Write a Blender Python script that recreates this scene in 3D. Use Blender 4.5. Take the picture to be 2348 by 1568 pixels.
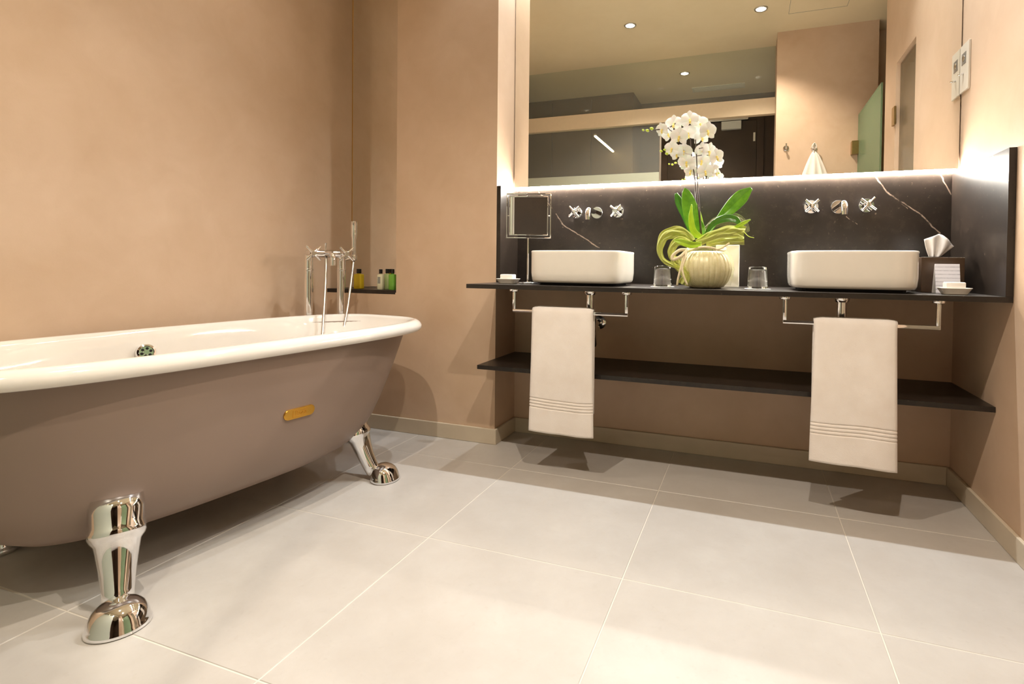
import bpy, bmesh, math, random
import numpy as np
from mathutils import Vector, Matrix
for o in list(bpy.data.objects): bpy.data.objects.remove(o, do_unlink=True)
scn = bpy.context.scene
col = scn.collection
rnd = random.Random(7)

# ------------------------------------------------------------------ camera
YAW, PITCH, ROLL = 0.3457, -0.0173, 0.0112
FPX, CX, CY = 1228.03, 1275.21, 632.65
CAM = np.array([0.9037, -1.9893, 0.8268])
_c, _s = math.cos(YAW), math.sin(YAW)
_f = np.array([-_s*math.cos(PITCH), _c*math.cos(PITCH), math.sin(PITCH)])
_r0 = np.array([_c, _s, 0.0]); _u0 = np.cross(_r0, _f)
_r = math.cos(ROLL)*_r0 + math.sin(ROLL)*_u0
_u = -math.sin(ROLL)*_r0 + math.cos(ROLL)*_u0
cd = bpy.data.cameras.new('camera'); cam = bpy.data.objects.new('camera', cd); col.objects.link(cam)
cam.matrix_world = Matrix([[_r[0], _u[0], -_f[0], CAM[0]], [_r[1], _u[1], -_f[1], CAM[1]], [_r[2], _u[2], -_f[2], CAM[2]], [0, 0, 0, 1]])
cd.sensor_fit = 'HORIZONTAL'; cd.sensor_width = 36.0; cd.lens = 36.0*FPX/2348
cd.shift_x = (1174-CX)/2348; cd.shift_y = (CY-784)/2348
cd.clip_start = 0.02; cd.clip_end = 50
scn.camera = cam

def at(px, py, x=None, y=None, z=None):
    d = _f + _r*(px-CX)/FPX - _u*(py-CY)/FPX
    if x is not None: t = (x-CAM[0])/d[0]
    elif y is not None: t = (y-CAM[1])/d[1]
    else: t = (z-CAM[2])/d[2]
    return Vector(CAM+t*d)
YM = 0.43                                   # plane of the big mirror
def vat(px, py, y=None, z=None, x=None):     # a place seen in the mirror
    q = at(px, py, y=(2*YM-y) if y is not None else None, z=z, x=x)
    return Vector((q.x, 2*YM-q.y, q.z))

# ------------------------------------------------------------------ world, light, exposure
w = bpy.data.worlds.new('world'); scn.world = w; w.use_nodes = True
bg = w.node_tree.nodes['Background']; bg.inputs[0].default_value = (0.55, 0.7, 1.0, 1); bg.inputs[1].default_value = 0.6
scn.view_settings.view_transform = 'Standard'; scn.view_settings.look = 'None'
scn.view_settings.gamma = 1.0; scn.view_settings.use_curve_mapping = False
scn.view_settings.exposure = 0.0
WARM, COOL = (1.0, 0.89, 0.765), (0.88, 0.95, 1.0)
NICHE_W, ROOM_W = 49.0, 88.0
CEIL = 2.7

# ------------------------------------------------------------------ materials
def srgb(r, g, b):
    f = lambda c: (c/255/12.92) if c/255 <= .04045 else ((c/255+.055)/1.055)**2.4
    return (f(r), f(g), f(b), 1)
class NT:
    def __init__(self, name):
        self.m = bpy.data.materials.new(name); self.m.use_nodes = True
        self.t = self.m.node_tree; self.n = self.t.nodes; self.p = self.n['Principled BSDF']; self.out = self.n['Material Output']
    def add(self, typ, **k):
        nd = self.n.new(typ)
        for a, b in k.items(): setattr(nd, a, b)
        return nd
    def link(self, a, b): self.t.links.new(a, b)
    def math(self, op, a, b=None, clamp=False):
        nd = self.add('ShaderNodeMath', operation=op); nd.use_clamp = clamp
        for i, v in enumerate((a, b)):
            if v is None: continue
            if hasattr(v, 'links'): self.link(v, nd.inputs[i])
            else: nd.inputs[i].default_value = v
        return nd.outputs[0]
    def vmath(self, op, a, b=None):
        nd = self.add('ShaderNodeVectorMath', operation=op)
        for i, v in enumerate((a, b)):
            if v is None: continue
            if hasattr(v, 'links'): self.link(v, nd.inputs[i])
            elif op == 'SCALE' and i == 1: nd.inputs[3].default_value = v
            else: nd.inputs[i].default_value = v
        return nd
    def noise(self, scale, detail=4, rough=.55, vec=None, dist=0):
        nd = self.add('ShaderNodeTexNoise'); nd.inputs['Scale'].default_value = scale; nd.inputs['Detail'].default_value = detail
        nd.inputs['Roughness'].default_value = rough; nd.inputs['Distortion'].default_value = dist
        if vec is None:
            vec = self.pos()
        self.link(vec, nd.inputs['Vector']); return nd
    def pos(self):
        if not hasattr(self, '_g'): self._g = self.add('ShaderNodeNewGeometry')
        return self._g.outputs['Position']
    def ramp(self, fac, stops):
        nd = self.add('ShaderNodeValToRGB'); e = nd.color_ramp.elements
        while len(e) < len(stops): e.new(.5)
        for i, (p, c) in enumerate(stops): e[i].position = p; e[i].color = c
        self.link(fac, nd.inputs[0]); return nd.outputs[0]
    def mix(self, fac, a, b, mode='MIX'):
        nd = self.add('ShaderNodeMix', data_type='RGBA', blend_type=mode)
        for i, v in ((0, fac), (6, a), (7, b)):
            if hasattr(v, 'links'): self.link(v, nd.inputs[i])
            else: nd.inputs[i].default_value = v
        return nd.outputs[2]
    def bump(self, h, strength=.2, dist=.002):
        nd = self.add('ShaderNodeBump'); nd.inputs['Strength'].default_value = strength; nd.inputs['Distance'].default_value = dist
        self.link(h, nd.inputs['Height']); self.link(nd.outputs[0], self.p.inputs['Normal'])
def simple(name, c, rough=.5, metal=0., coat=0., spec=.5, trans=0., ior=1.5, vary=0.03, scale=30):
    t = NT(name)
    p = t.p
    p.inputs['Roughness'].default_value = rough; p.inputs['Metallic'].default_value = metal
    p.inputs['Coat Weight'].default_value = coat; p.inputs['Specular IOR Level'].default_value = spec
    p.inputs['Transmission Weight'].default_value = trans; p.inputs['IOR'].default_value = ior
    if vary and not trans:
        n = t.noise(scale, 3)
        hi = tuple(min(1, v*(1+vary)) for v in c[:3])+(1,); lo = tuple(v*(1-vary) for v in c[:3])+(1,)
        t.link(t.ramp(n.outputs['Fac'], [(.3, lo), (.7, hi)]), p.inputs['Base Color'])
    else: p.inputs['Base Color'].default_value = c
    return t.m
def emission(name, c, s):
    t = NT(name); t.p.inputs['Base Color'].default_value = (0, 0, 0, 1)
    t.p.inputs['Emission Color'].default_value = c; t.p.inputs['Emission Strength'].default_value = s
    return t.m
def plaster(name, base, dark, light):
    t = NT(name)
    n1 = t.noise(1.6, 5, .6); n2 = t.noise(7, 4, .6, dist=.6); n3 = t.noise(160, 3)
    a = t.ramp(n1.outputs['Fac'], [(.3, dark), (.5, base), (.72, light)])
    b = t.ramp(n2.outputs['Fac'], [(.3, dark), (.7, light)])
    t.link(t.mix(.3, a, b), t.p.inputs['Base Color'])
    t.p.inputs['Roughness'].default_value = .42; t.p.inputs['Specular IOR Level'].default_value = .35
    h = t.math('ADD', n3.outputs['Fac'], t.math('MULTIPLY', n2.outputs['Fac'], 2.0))
    t.bump(h, .08, .002)
    return t.m
M = {}
M['plaster'] = plaster('beige plaster', srgb(205, 177, 150), srgb(194, 165, 137), srgb(214, 188, 163))
M['plaster_low'] = M['plaster']
M['ceiling'] = plaster('ceiling paint', srgb(238, 224, 190), srgb(234, 219, 184), srgb(242, 229, 197))
t = NT('porcelain floor tile')
oi = t.add('ShaderNodeObjectInfo')
n1 = t.noise(3, 6, .65); n2 = t.noise(45, 4, .6); n3 = t.noise(9, 5, .7, dist=.8)
c = t.ramp(n1.outputs['Fac'], [(.3, srgb(184, 177, 169)), (.55, srgb(192, 186, 179)), (.75, srgb(199, 194, 187))])
c = t.mix(t.ramp(n3.outputs['Fac'], [(.35, (0, 0, 0, 1)), (.8, (.35, .35, .35, 1))]), c, srgb(175, 167, 158))
c = t.mix(t.math('MULTIPLY', oi.outputs['Random'], .12), c, srgb(205, 200, 194))
c = t.mix(t.ramp(n2.outputs['Fac'], [(.60, (0, 0, 0, 1)), (.78, (.22, .22, .22, 1))]), c, srgb(164, 154, 142))
t.link(c, t.p.inputs['Base Color']); t.p.inputs['Roughness'].default_value = .38; t.p.inputs['Specular IOR Level'].default_value = .4
t.bump(n2.outputs['Fac'], .03, .001)
M['tile'] = t.m
M['skirt'] = simple('stone skirting', srgb(204, 190, 168), .32, vary=.04, scale=8)
M['grout'] = simple('pale grout', srgb(214, 206, 194), .8, vary=.02)
M['chrome'] = simple('chrome', (.86, .86, .87, 1), .045, 1, vary=0)
M['brushed'] = simple('brushed steel', (.62, .58, .52, 1), .25, 1, vary=0)
M['ceramic'] = simple('white ceramic', srgb(236, 230, 220), .12, coat=.3, vary=.01)
M['enamel'] = simple('white enamel', srgb(228, 222, 214), .08, coat=.5, vary=.01)
M['mirror'] = simple('mirror glass', (.90, .885, .84, 1), .0, 1, vary=0)
M['mirror_small'] = simple('shaving mirror glass', (.80, .78, .74, 1), .0, 1, vary=0)
M['tubskin'] = simple('taupe cast iron paint', srgb(136, 116, 103), .42, spec=.5, vary=.05, scale=2.5)
M['gold'] = simple('gold plaque', (.72, .40, .07, 1), .3, 1, vary=.05)
M['black_plastic'] = simple('black cap plastic', srgb(22, 20, 18), .35, vary=0)
M['soap'] = simple('white soap', srgb(245, 240, 232), .35, vary=.01)
M['paper'] = simple('white paper', srgb(243, 238, 232), .7, vary=.01)
M['tissue'] = simple('tissue paper', srgb(244, 240, 236), .85, vary=.02, scale=60)
M['brown_box'] = simple('dark brown leatherette', srgb(72, 52, 34), .45, vary=.08, scale=80)
M['plate'] = simple('pale switch plate', srgb(214, 204, 188), .35, vary=.02)
M['grey'] = simple('grey socket', srgb(150, 146, 140), .3, .4, vary=.05)
M['darkgap'] = simple('dark recess', srgb(14, 12, 10), .8, vary=0)
M['darkwood'] = simple('dark brown wood', srgb(66, 50, 36), .4, vary=.15, scale=6)
M['darkwood2'] = simple('olive brown wood', srgb(92, 74, 48), .45, vary=.12, scale=5)
M['beam'] = simple('cream beam', srgb(226, 208, 178), .5, vary=.02)
M['aluminium'] = simple('aluminium', (.7, .68, .64, 1), .3, 1, vary=0)
M['brass'] = simple('aged brass', (.42, .30, .13, 1), .3, 1, vary=.1)
M['lamp'] = emission('downlight lens', (1, .9, .76, 1), 60)
M['led'] = emission('led strip', (1, .93, .83, 1), 430)
M['ledline'] = emission('led line', (1, .78, .42, 1), 14)
M['wax'] = simple('frosted white', srgb(224, 226, 216), .5, vary=.01)
def glass(name, c, alpha, rough=.02, frosted=False):
    t = NT(name)
    tr = t.add('ShaderNodeBsdfTransparent'); tr.inputs[0].default_value = c
    mx = t.add('ShaderNodeMixShader'); mx.inputs[0].default_value = alpha
    t.p.inputs['Base Color'].default_value = c; t.p.inputs['Roughness'].default_value = rough
    if frosted: t.p.inputs['Roughness'].default_value = .6
    t.link(tr.outputs[0], mx.inputs[1]); t.link(t.p.outputs[0], mx.inputs[2]); t.link(mx.outputs[0], t.out.inputs[0])
    return t.m
M['clear'] = glass('clear pane', (.94, .96, .93, 1), .08)
M['frost'] = glass('frosted pane', srgb(205, 212, 196), .75, frosted=True)
M['smoky'] = glass('smoky pane', srgb(196, 180, 152), .35, .1)
M['greenglass'] = glass('green edge glass', srgb(172, 196, 160), .45, .1)
t = NT('tumbler glass'); t.p.inputs['Transmission Weight'].default_value = 1; t.p.inputs['Roughness'].default_value = 0; t.p.inputs['IOR'].default_value = 1.46
t.p.inputs['Base Color'].default_value = (.97, .98, .97, 1); M['tumbler'] = t.m
def liquid(name, c, tr=.7):
    t = NT(name); t.p.inputs['Base Color'].default_value = c; t.p.inputs['Transmission Weight'].default_value = tr
    t.p.inputs['Roughness'].default_value = .12; t.p.inputs['IOR'].default_value = 1.4
    return t.m
M['amber'] = liquid('amber bath oil', srgb(232, 206, 50), .4); M['green1'] = liquid('pale green shampoo', srgb(204, 220, 158), .3); M['green2'] = liquid('green shower gel', srgb(140, 204, 84), .35)
M['lotion'] = simple('cream lotion bottle', srgb(226, 222, 190), .3, vary=.02)
M['print'] = simple('grey print', srgb(150, 150, 140), .7, vary=0)
# dark veined stone
def stone(name, veins=(), rough=.33):
    t = NT(name); P = t.pos()
    nd = t.noise(14, 4, .6); wob = t.vmath('SCALE', t.vmath('SUBTRACT', nd.outputs['Color'], (.5, .5, .5)).outputs[0], .022).outputs[0]
    Q = t.vmath('ADD', P, wob).outputs[0]
    n1 = t.noise(4, 5, .6); n2 = t.noise(30, 6, .7); n3 = t.noise(90, 2, .5)
    c = t.ramp(n1.outputs['Fac'], [(.3, srgb(27, 22, 18)), (.55, srgb(37, 30, 25)), (.8, srgb(50, 42, 35))])
    c = t.mix(t.ramp(n2.outputs['Fac'], [(.52, (0, 0, 0, 1)), (.8, (.55, .55, .55, 1))]), c, srgb(68, 58, 49))
    c = t.mix(t.ramp(n3.outputs['Fac'], [(.70, (0, 0, 0, 1)), (.80, (.6, .6, .6, 1))]), c, srgb(128, 112, 98))
    mask = None
    for poly, wd in veins:
        for a, b in zip(poly[:-1], poly[1:]):
            ba = b-a
            pa = t.vmath('SUBTRACT', Q, tuple(a)).outputs[0]
            tt = t.math('DIVIDE', t.vmath('DOT_PRODUCT', pa, tuple(ba)).outputs['Value'], ba.dot(ba), clamp=True)
            sc = t.add('ShaderNodeVectorMath', operation='SCALE'); sc.inputs[0].default_value = tuple(ba); t.link(tt, sc.inputs[3])
            d = t.vmath('LENGTH', t.vmath('SUBTRACT', pa, sc.outputs[0]).outputs[0]).outputs['Value']
            mk = t.math('SUBTRACT', 1.0, t.math('DIVIDE', d, wd), clamp=True)
            mask = mk if mask is None else t.math('MAXIMUM', mask, mk)
    if mask is not None: c = t.mix(t.math('MULTIPLY', mask, .75), c, srgb(190, 168, 150))
    t.link(c, t.p.inputs['Base Color']); t.p.inputs['Roughness'].default_value = rough
    t.p.inputs['Specular IOR Level'].default_value = .45
    t.bump(n2.outputs['Fac'], .03, .001)
    return t.m
YS, XS = .442, 1.624
V = lambda pts: [at(*p, y=YS) for p in pts]
M['stone'] = stone('dark veined stone', [(V([(1235, 440), (1262, 470), (1290, 515), (1335, 543), (1374, 568)]), .0032), (V([(2005, 400), (2032, 440), (2073, 466), (2112, 492), (2156, 534)]), .0034),
    (V([(2156, 398), (2168, 425), (2180, 445)]), .003), (V([(2040, 445), (2080, 478)]), .002), (V([(1940, 498), (1968, 514)]), .002),
    ([at(2274, 352, x=XS), at(2294, 388, x=XS), at(2314, 416, x=XS)], .003)])
M['stone_dark'] = stone('dark stone slab', (), .38)
t = NT('white terry towel')
P = t.pos(); n1 = t.noise(420, 2, .6); n2 = t.noise(12, 3)
t.link(t.ramp(n2.outputs['Fac'], [(.3, srgb(236, 226, 217)), (.7, srgb(243, 235, 228))]), t.p.inputs['Base Color'])
t.p.inputs['Roughness'].default_value = .95; t.p.inputs['Specular IOR Level'].default_value = .1
t.p.inputs['Sheen Weight'].default_value = .25
t.bump(n1.outputs['Fac'], .3, .002); M['towel'] = t.m
M['petal'] = simple('white petal', srgb(250, 246, 240), .5, vary=.02)
M['petal'].node_tree.nodes['Principled BSDF'].inputs['Subsurface Weight'].default_value = .2
M['lip'] = simple('yellow lip', srgb(236, 214, 120), .5, vary=.15, scale=200)
M['bud'] = simple('green bud', srgb(186, 204, 60), .45, vary=.1, scale=80)
M['stem'] = simple('dark stem', srgb(58, 40, 26), .5, vary=.15)
t = NT('orchid leaf'); 
n1 = t.noise(40, 3)
t.link(t.ramp(n1.outputs['Fac'], [(.3, srgb(78, 138, 24)), (.7, srgb(112, 170, 40))]), t.p.inputs['Base Color']); t.p.inputs['Roughness'].default_value = .3
M['leaf'] = t.m
M['leaf_light'] = simple('young leaf', srgb(160, 196, 40), .32, vary=.12, scale=40)
M['leaf_dark'] = simple('deep leaf', srgb(58, 108, 22), .3, vary=.2, scale=40)
def tulle(name, c, alpha):
    t = NT(name)
    wv = t.add('ShaderNodeTexWave', wave_type='BANDS', bands_direction='DIAGONAL'); wv.inputs['Scale'].default_value = 150; wv.inputs['Distortion'].default_value = 2
    t.link(t.pos(), wv.inputs['Vector'])
    tr = t.add('ShaderNodeBsdfTransparent'); mx = t.add('ShaderNodeMixShader')
    t.link(t.math('ADD', t.math('MULTIPLY', wv.outputs['Fac'], .22), alpha, clamp=True), mx.inputs[0])
    t.p.inputs['Base Color'].default_value = c; t.p.inputs['Roughness'].default_value = .6
    t.link(tr.outputs[0], mx.inputs[1]); t.link(t.p.outputs[0], mx.inputs[2]); t.link(mx.outputs[0], t.out.inputs[0])
    return t.m
M['tulle'] = tulle('green tulle', srgb(206, 212, 104), .5)
M['tulle_thin'] = tulle('thin green tulle', srgb(214, 218, 140), .03)
M['raffia'] = simple('cream raffia', srgb(226, 212, 176), .7, vary=.12, scale=120)
t = NT('vase glaze')
n = t.noise(60, 4, .6); n2 = t.noise(9, 3)
c = t.ramp(n.outputs['Fac'], [(.3, srgb(206, 192, 156)), (.7, srgb(226, 216, 188))]); t.link(t.mix(t.math('MULTIPLY', n2.outputs['Fac'], .4), c, srgb(190, 172, 124)), t.p.inputs['Base Color'])
t.p.inputs['Roughness'].default_value = .28; M['vase'] = t.m

# ------------------------------------------------------------------ builders
def tag(o, label=None, cat=None, group=None, kind=None):
    for k, v in (('label', label), ('category', cat), ('group', group), ('kind', kind)):
        if v: o[k] = v
    return o
def thing(name, label, cat, loc=(0, 0, 0), group=None):
    o = bpy.data.objects.new(name, None); col.objects.link(o); o.location = loc; o.empty_display_size = .05
    return tag(o, label, cat, group)
def origin(o):
    v = Vector((0, 0, 0))
    while o is not None: v += o.location; o = o.parent
    return v
def part(name, bm, mat, parent=None, smooth=True, loc=None):
    me = bpy.data.meshes.new(name); bmesh.ops.recalc_face_normals(bm, faces=bm.faces)
    base = origin(parent)
    if loc is not None: base = Vector(loc)
    bm.transform(Matrix.Translation(-base)); bm.to_mesh(me); bm.free()
    if isinstance(mat, str): mat = M[mat]
    me.materials.append(mat)
    if smooth is True: me.shade_smooth()
    o = bpy.data.objects.new(name, me); col.objects.link(o); o.parent = parent
    if loc is not None and parent is None: o.location = loc
    if smooth == 'auto':
        me.shade_smooth()
        bm2 = bmesh.new(); bm2.from_mesh(me)
        for e in bm2.edges:
            if len(e.link_faces) == 2 and e.calc_face_angle(0) > math.radians(35): e.smooth = False
        bm2.to_mesh(me); bm2.free()
    return o
def copy_tree(o, parent=None):
    c = o.copy(); col.objects.link(c); c.parent = parent
    for ch in list(o.children): copy_tree(ch, c)
    return c
def B(): return bmesh.new()
def box(bm, x0, x1, y0, y1, z0, z1, bev=0, mat=None):
    g = bmesh.ops.create_cube(bm, size=1)
    vs = g['verts']
    bmesh.ops.transform(bm, matrix=Matrix.Translation(((x0+x1)/2, (y0+y1)/2, (z0+z1)/2)) @ Matrix.Diagonal((x1-x0, y1-y0, z1-z0, 1)), verts=vs)
    if mat is not None: bmesh.ops.transform(bm, matrix=mat, verts=vs)
    if bev: bmesh.ops.bevel(bm, geom=list({e for v in vs for e in v.link_edges}), offset=bev, segments=2, affect='EDGES', profile=.5)
    return bm
def loft(bm, rings, cap0=True, cap1=True, closed=True):
    prev = None; R = []
    for r in rings:
        R.append([bm.verts.new(v) for v in r])
    n = len(R[0])
    for a, b in zip(R[:-1], R[1:]):
        for i in range(n if closed else n-1):
            j = (i+1) % n
            bm.faces.new((a[i], a[j], b[j], b[i]))
    if cap0: bm.faces.new(R[0][::-1])
    if cap1: bm.faces.new(R[-1])
    return bm
def frame(d):
    d = Vector(d).normalized(); a = Vector((0, 0, 1)) if abs(d.z) < .9 else Vector((1, 0, 0))
    u = d.cross(a).normalized(); return u, d.cross(u).normalized()
def tube(bm, pts, r, seg=16, cap=True, closed=False):
    pts = [Vector(p) for p in pts]; n = len(pts)
    rr = r if isinstance(r, (list, tuple)) else [r]*n
    rings = []; u = None
    for i, p in enumerate(pts):
        if closed: d = pts[(i+1) % n]-pts[i-1]
        else: d = pts[min(i+1, n-1)]-pts[max(i-1, 0)]
        d.normalize()
        if u is None: u, _ = frame(d)
        u = (u-d*u.dot(d)).normalized(); v = d.cross(u)
        rings.append([p+(u*math.cos(2*math.pi*k/seg)+v*math.sin(2*math.pi*k/seg))*rr[i] for k in range(seg)])
    if closed: rings.append(rings[0]); return loft(bm, rings, False, False)
    return loft(bm, rings, cap, cap)
def spline(pts, n=8):
    P = [Vector(p) for p in pts]; P = [P[0]*2-P[1]]+P+[P[-1]*2-P[-2]]; out = []
    for i in range(1, len(P)-2):
        for k in range(n):
            t = k/n; a, b, c, d = P[i-1:i+3]
            out.append(.5*((2*b)+(-a+c)*t+(2*a-5*b+4*c-d)*t*t+(-a+3*b-3*c+d)*t**3))
    out.append(P[-2]); return out
def lathe(bm, prof, axis_p=(0, 0, 0), d=(0, 0, 1), seg=32, mod=None):
    u, v = frame(d); d = Vector(d).normalized(); p = Vector(axis_p)
    rings = []
    for r, h in prof:
        rings.append([p+d*h+(u*math.cos(2*math.pi*k/seg)+v*math.sin(2*math.pi*k/seg))*max(r*(mod(k/seg, h) if mod else 1), 1e-5) for k in range(seg)])
    loft(bm, rings, True, True); bmesh.ops.remove_doubles(bm, verts=bm.verts, dist=2e-5); return bm
def sup(a, b, n, N=96):
    out = []
    for k in range(N):
        t = 2*math.pi*k/N; c, s = math.cos(t), math.sin(t)
        q = (abs(c)**n+abs(s)**n)**(-1/n); out.append((b*c*q, a*s*q))
    return out
def struct(name, bm, mat, label=None, smooth=False):
    return tag(part(name, bm, mat, None, smooth), label=label, kind='structure')

# ------------------------------------------------------------------ the room
XL, XR, YF, YB, XW, XR0 = -.1965, 1.6444, .245, .462, -1.177, -.746
YREC = .437
ZSH = .700                                   # top of bath shelf
floor_bm = box(B(), XW-.5, 3.2, -3.4, .62, -.08, -.0012)
floor = struct('floor', floor_bm, 'grout', 'pale grout bed under large stone-coloured floor tiles')
tb = box(B(), -.2985, .2985, -.2985, .2985, -.012, 0)
bmesh.ops.bevel(tb, geom=[e for e in tb.edges if all(v.co.z > -.001 for v in e.verts)], offset=.0012, segments=1, affect='EDGES')
tile_me = None
for i in range(-3, 5):
    for j in range(-6, 1):
        if tile_me is None:
            o = part('tile', tb, 'tile', floor, False, loc=(0, 0, 0)); tile_me = o.data
        else:
            o = bpy.data.objects.new('tile', tile_me); col.objects.link(o); o.parent = floor
        o.location = (i*.6+.3, j*.6+.3, 0)
bm = box(B(), XR0, XL, YF, .62, 0, CEIL); box(bm, XW, XR0, YF, .62, 0, ZSH-.012); box(bm, XW, XR0, YREC, .62, ZSH-.012, CEIL)
struct('wall_front', bm, 'plaster')
struct('wall_back', box(B(), XL, XR, YB, .62, 0, CEIL), 'plaster')
struct('wall_left', box(B(), XW-.14, XW, -2.06, .62, 0, CEIL), 'plaster')
bm = box(B(), XR, XR+.14, -.188, .62, 0, CEIL)
box(bm, XR, XR+.14, -.56, -.188, 1.96, CEIL); box(bm, XR, XR+.14, -.806, -.56, 0, CEIL)
struct('wall_right', bm, 'plaster')
struct('wall_partition', box(B(), 1.085, 1.79, -2.06, -1.757, 0, CEIL), 'plaster')
struct('ceiling', box(B(), XW-.5, 3.2, -2.80, .62, CEIL, CEIL+.1), 'ceiling')
# spaces beyond the openings
struct('wall_wet_room', box(B(), 2.9, 3.0, -2.06, .62, 0, CEIL), 'plaster')
struct('wall_wet_room_end', box(B(), 1.79, 2.9, -2.06, -1.96, 0, CEIL), 'plaster')
struct('wall_wet_room_back', box(B(), XR+.14, 2.9, .52, .62, 0, CEIL), 'plaster')
# skirting
hb, tbk = .071, .012
struct('baseboard_front', box(B(), XW, XL+tbk, YF-tbk, YF, 0, hb, .0025), 'skirt')
struct('baseboard_niche', box(B(), XL, XL+tbk, YF, YB, 0, hb, .0025), 'skirt')
struct('baseboard_back', box(B(), XL+tbk, XR-tbk, YB-tbk, YB, 0, hb, .0025), 'skirt')
struct('baseboard_right', box(B(), XR-tbk, XR, -.188, YB, 0, hb, .0025), 'skirt')
struct('baseboard_left', box(B(), XW, XW+tbk, -2.0, YF-tbk, 0, hb, .0025), 'skirt')
struct('baseboard_partition', box(B(), 1.085, 1.64, -1.757, -1.757+tbk, 0, hb), 'skirt')

# ------------------------------------------------------------------ downlights
def downlight(name, x, y, power, label, group, ang=118, color=WARM, z=CEIL):
    r = thing(name, label, 'ceiling light', (x, y, z), group)
    bm = lathe(B(), [(.034, -.001), (.036, -.006), (.045, -.006), (.048, -.001), (.048, 0), (.034, 0)], (x, y, z), seg=28)
    part('trim_ring', bm, 'aluminium', r)
    part('lens', lathe(B(), [(0, -.0035), (.034, -.0035), (.034, -.001), (0, -.001)], (x, y, z), seg=24), 'lamp', r)
    ld = bpy.data.lights.new(name+'_bulb', 'SPOT'); ld.energy = power; ld.color = color; ld.shadow_soft_size = .014
    ld.spot_size = math.radians(ang); ld.spot_blend = .65
    lo = bpy.data.objects.new('bulb', ld); col.objects.link(lo); lo.parent = r; lo.location = (0, 0, -.034)
    return r
for i, x in enumerate((-.015, .475, .965, 1.455)):
    downlight('downlight', x, .20, NICHE_W, ['recessed downlight over the shaving mirror end of the vanity', 'recessed downlight over the first basin of the vanity', 'recessed downlight between orchid and second basin of the vanity', 'recessed downlight over the tissue box end of the vanity'][i], 'downlights over the vanity', 96, COOL)
l1, l2, l3 = vat(1445, 58, z=CEIL), vat(1745, 20, z=CEIL), vat(1570, 168, z=CEIL)
downlight('downlight', l1.x, l1.y, ROOM_W, 'glowing ceiling downlight, left of the two brighter ones in the mirror', 'ceiling downlights seen in the mirror', 118)
downlight('downlight', l2.x, l2.y, ROOM_W, 'glowing ceiling downlight, topmost one at the right in the mirror', 'ceiling downlights seen in the mirror', 118)
downlight('downlight', l3.x, l3.y, ROOM_W, 'glowing ceiling downlight, lowest in the mirror above the orchid', 'ceiling downlights seen in the mirror', 118)
downlight('downlight', -.95, -.75, ROOM_W*.2, 'recessed downlight in the ceiling over the bathtub', 'downlights over the tub', 120)

# ------------------------------------------------------------------ mirrors
r = thing('wall_mirror', 'large frameless wall mirror above the dark stone backsplash', 'mirror', (.72, YM, 1.214))
part('mirror_glass', box(B(), XL+.004, XR-.004, YM, YM+.006, 1.214, 2.62), 'mirror', r, False)
part('backing', box(B(), XL+.01, XR-.01, YM+.006, YB-.001, 1.24, 2.6), 'darkgap', r, False)
part('led_strip', box(B(), XL+.012, XR-.012, YM+.001, .4405, 1.2075, 1.2135), 'led', r, False)
r = thing('niche_mirror', 'tall mirror lining the wall recess above the bath shelf', 'mirror', (-.96, .43, ZSH))
part('mirror_glass', box(B(), XW+.003, XR0-.001, .428, .434, ZSH+.001, 2.65), 'mirror', r, False)
part('edge_bead', box(B(), XW+.0005, XW+.003, .427, .434, ZSH+.001, 2.65), 'gold', r, False)

# ------------------------------------------------------------------ vanity
ZC, YC, TC = .7518, -.0335, .0176
tag(part('vanity_counter', box(B(), XL+.001, XR-.001, YC, YS, ZC-TC, ZC, .0008), 'stone_dark', None, False, loc=(.72, .2, ZC-TC)), 'thin dark stone vanity counter carrying two white basins', 'counter')
tag(part('backsplash', box(B(), XL+.021, XR-.021, YS, YB-.0005, ZC+.0005, 1.2065), 'stone', None, False, loc=(.72, .45, ZC)), 'dark veined stone backsplash behind the basins below the mirror', 'backsplash')
tag(part('side_splash', box(B(), XL+.0005, XL+.02, YF+.001, YB-.0005, ZC+.0005, 1.196, .0006), 'stone', None, False, loc=(XL, .35, ZC)), 'narrow dark stone side panel behind the shaving mirror', 'backsplash')
tag(part('side_splash', box(B(), XR-.02, XR-.0005, YC, YB-.0005, ZC+.0005, 1.196, .0006), 'stone', None, False, loc=(XR, .2, ZC)), 'dark stone side panel at the right end of the counter by the tissue box', 'backsplash')
ZS, YSH = .3988, .0667
tag(part('lower_shelf', box(B(), XL+.001, XR-.001, YSH, YB-.0005, ZS-TC, ZS, .0008), 'stone_dark', None, False, loc=(.72, .2, ZS-TC)), 'long dark stone shelf below the vanity counter', 'shelf')

def basin(x, label):
    r = thing('vessel_basin', label, 'basin', (x, .19, ZC), 'vessel basins on the counter')
    n = 5.5; W, D = .196, .17
    bm = B()
    spec = [(-.022, .010), (-.012, .0105), (-.006, .014), (-.003, .022), (0, .05), (.0, .13), (.001, .1375), (-.0015, .14), (-.005, .1405), (-.009, .139), (-.0105, .134), (-.014, .09), (-.03, .045), (-.07, .028), (-.15, .024)]
    loft(bm, [[Vector((x+p[0], .19+p[1], ZC+z)) for p in sup(D+o, W+o, n if o > -.05 else 3, 112)] for o, z in spec])
    part('bowl', bm, 'ceramic', r)
    bm = B(); loft(bm, [[Vector((x+p[0], .19+p[1], ZC+z)) for p in sup(D-.03, W-.03, n, 64)] for z in (.0003, .011)])
    part('foot_ring', bm, 'darkgap', r, False)
    part('drain', lathe(B(), [(0, .0245), (.022, .0245), (.024, .028), (.02, .031), (0, .032)], (x, .19, ZC), seg=24), 'chrome', r)
    return r
BX = (.243, 1.238)
basin(BX[0], 'white rounded rectangular basin on the counter beside the shaving mirror'); basin(BX[1], 'white rounded rectangular basin on the counter beside the tissue box')

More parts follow.
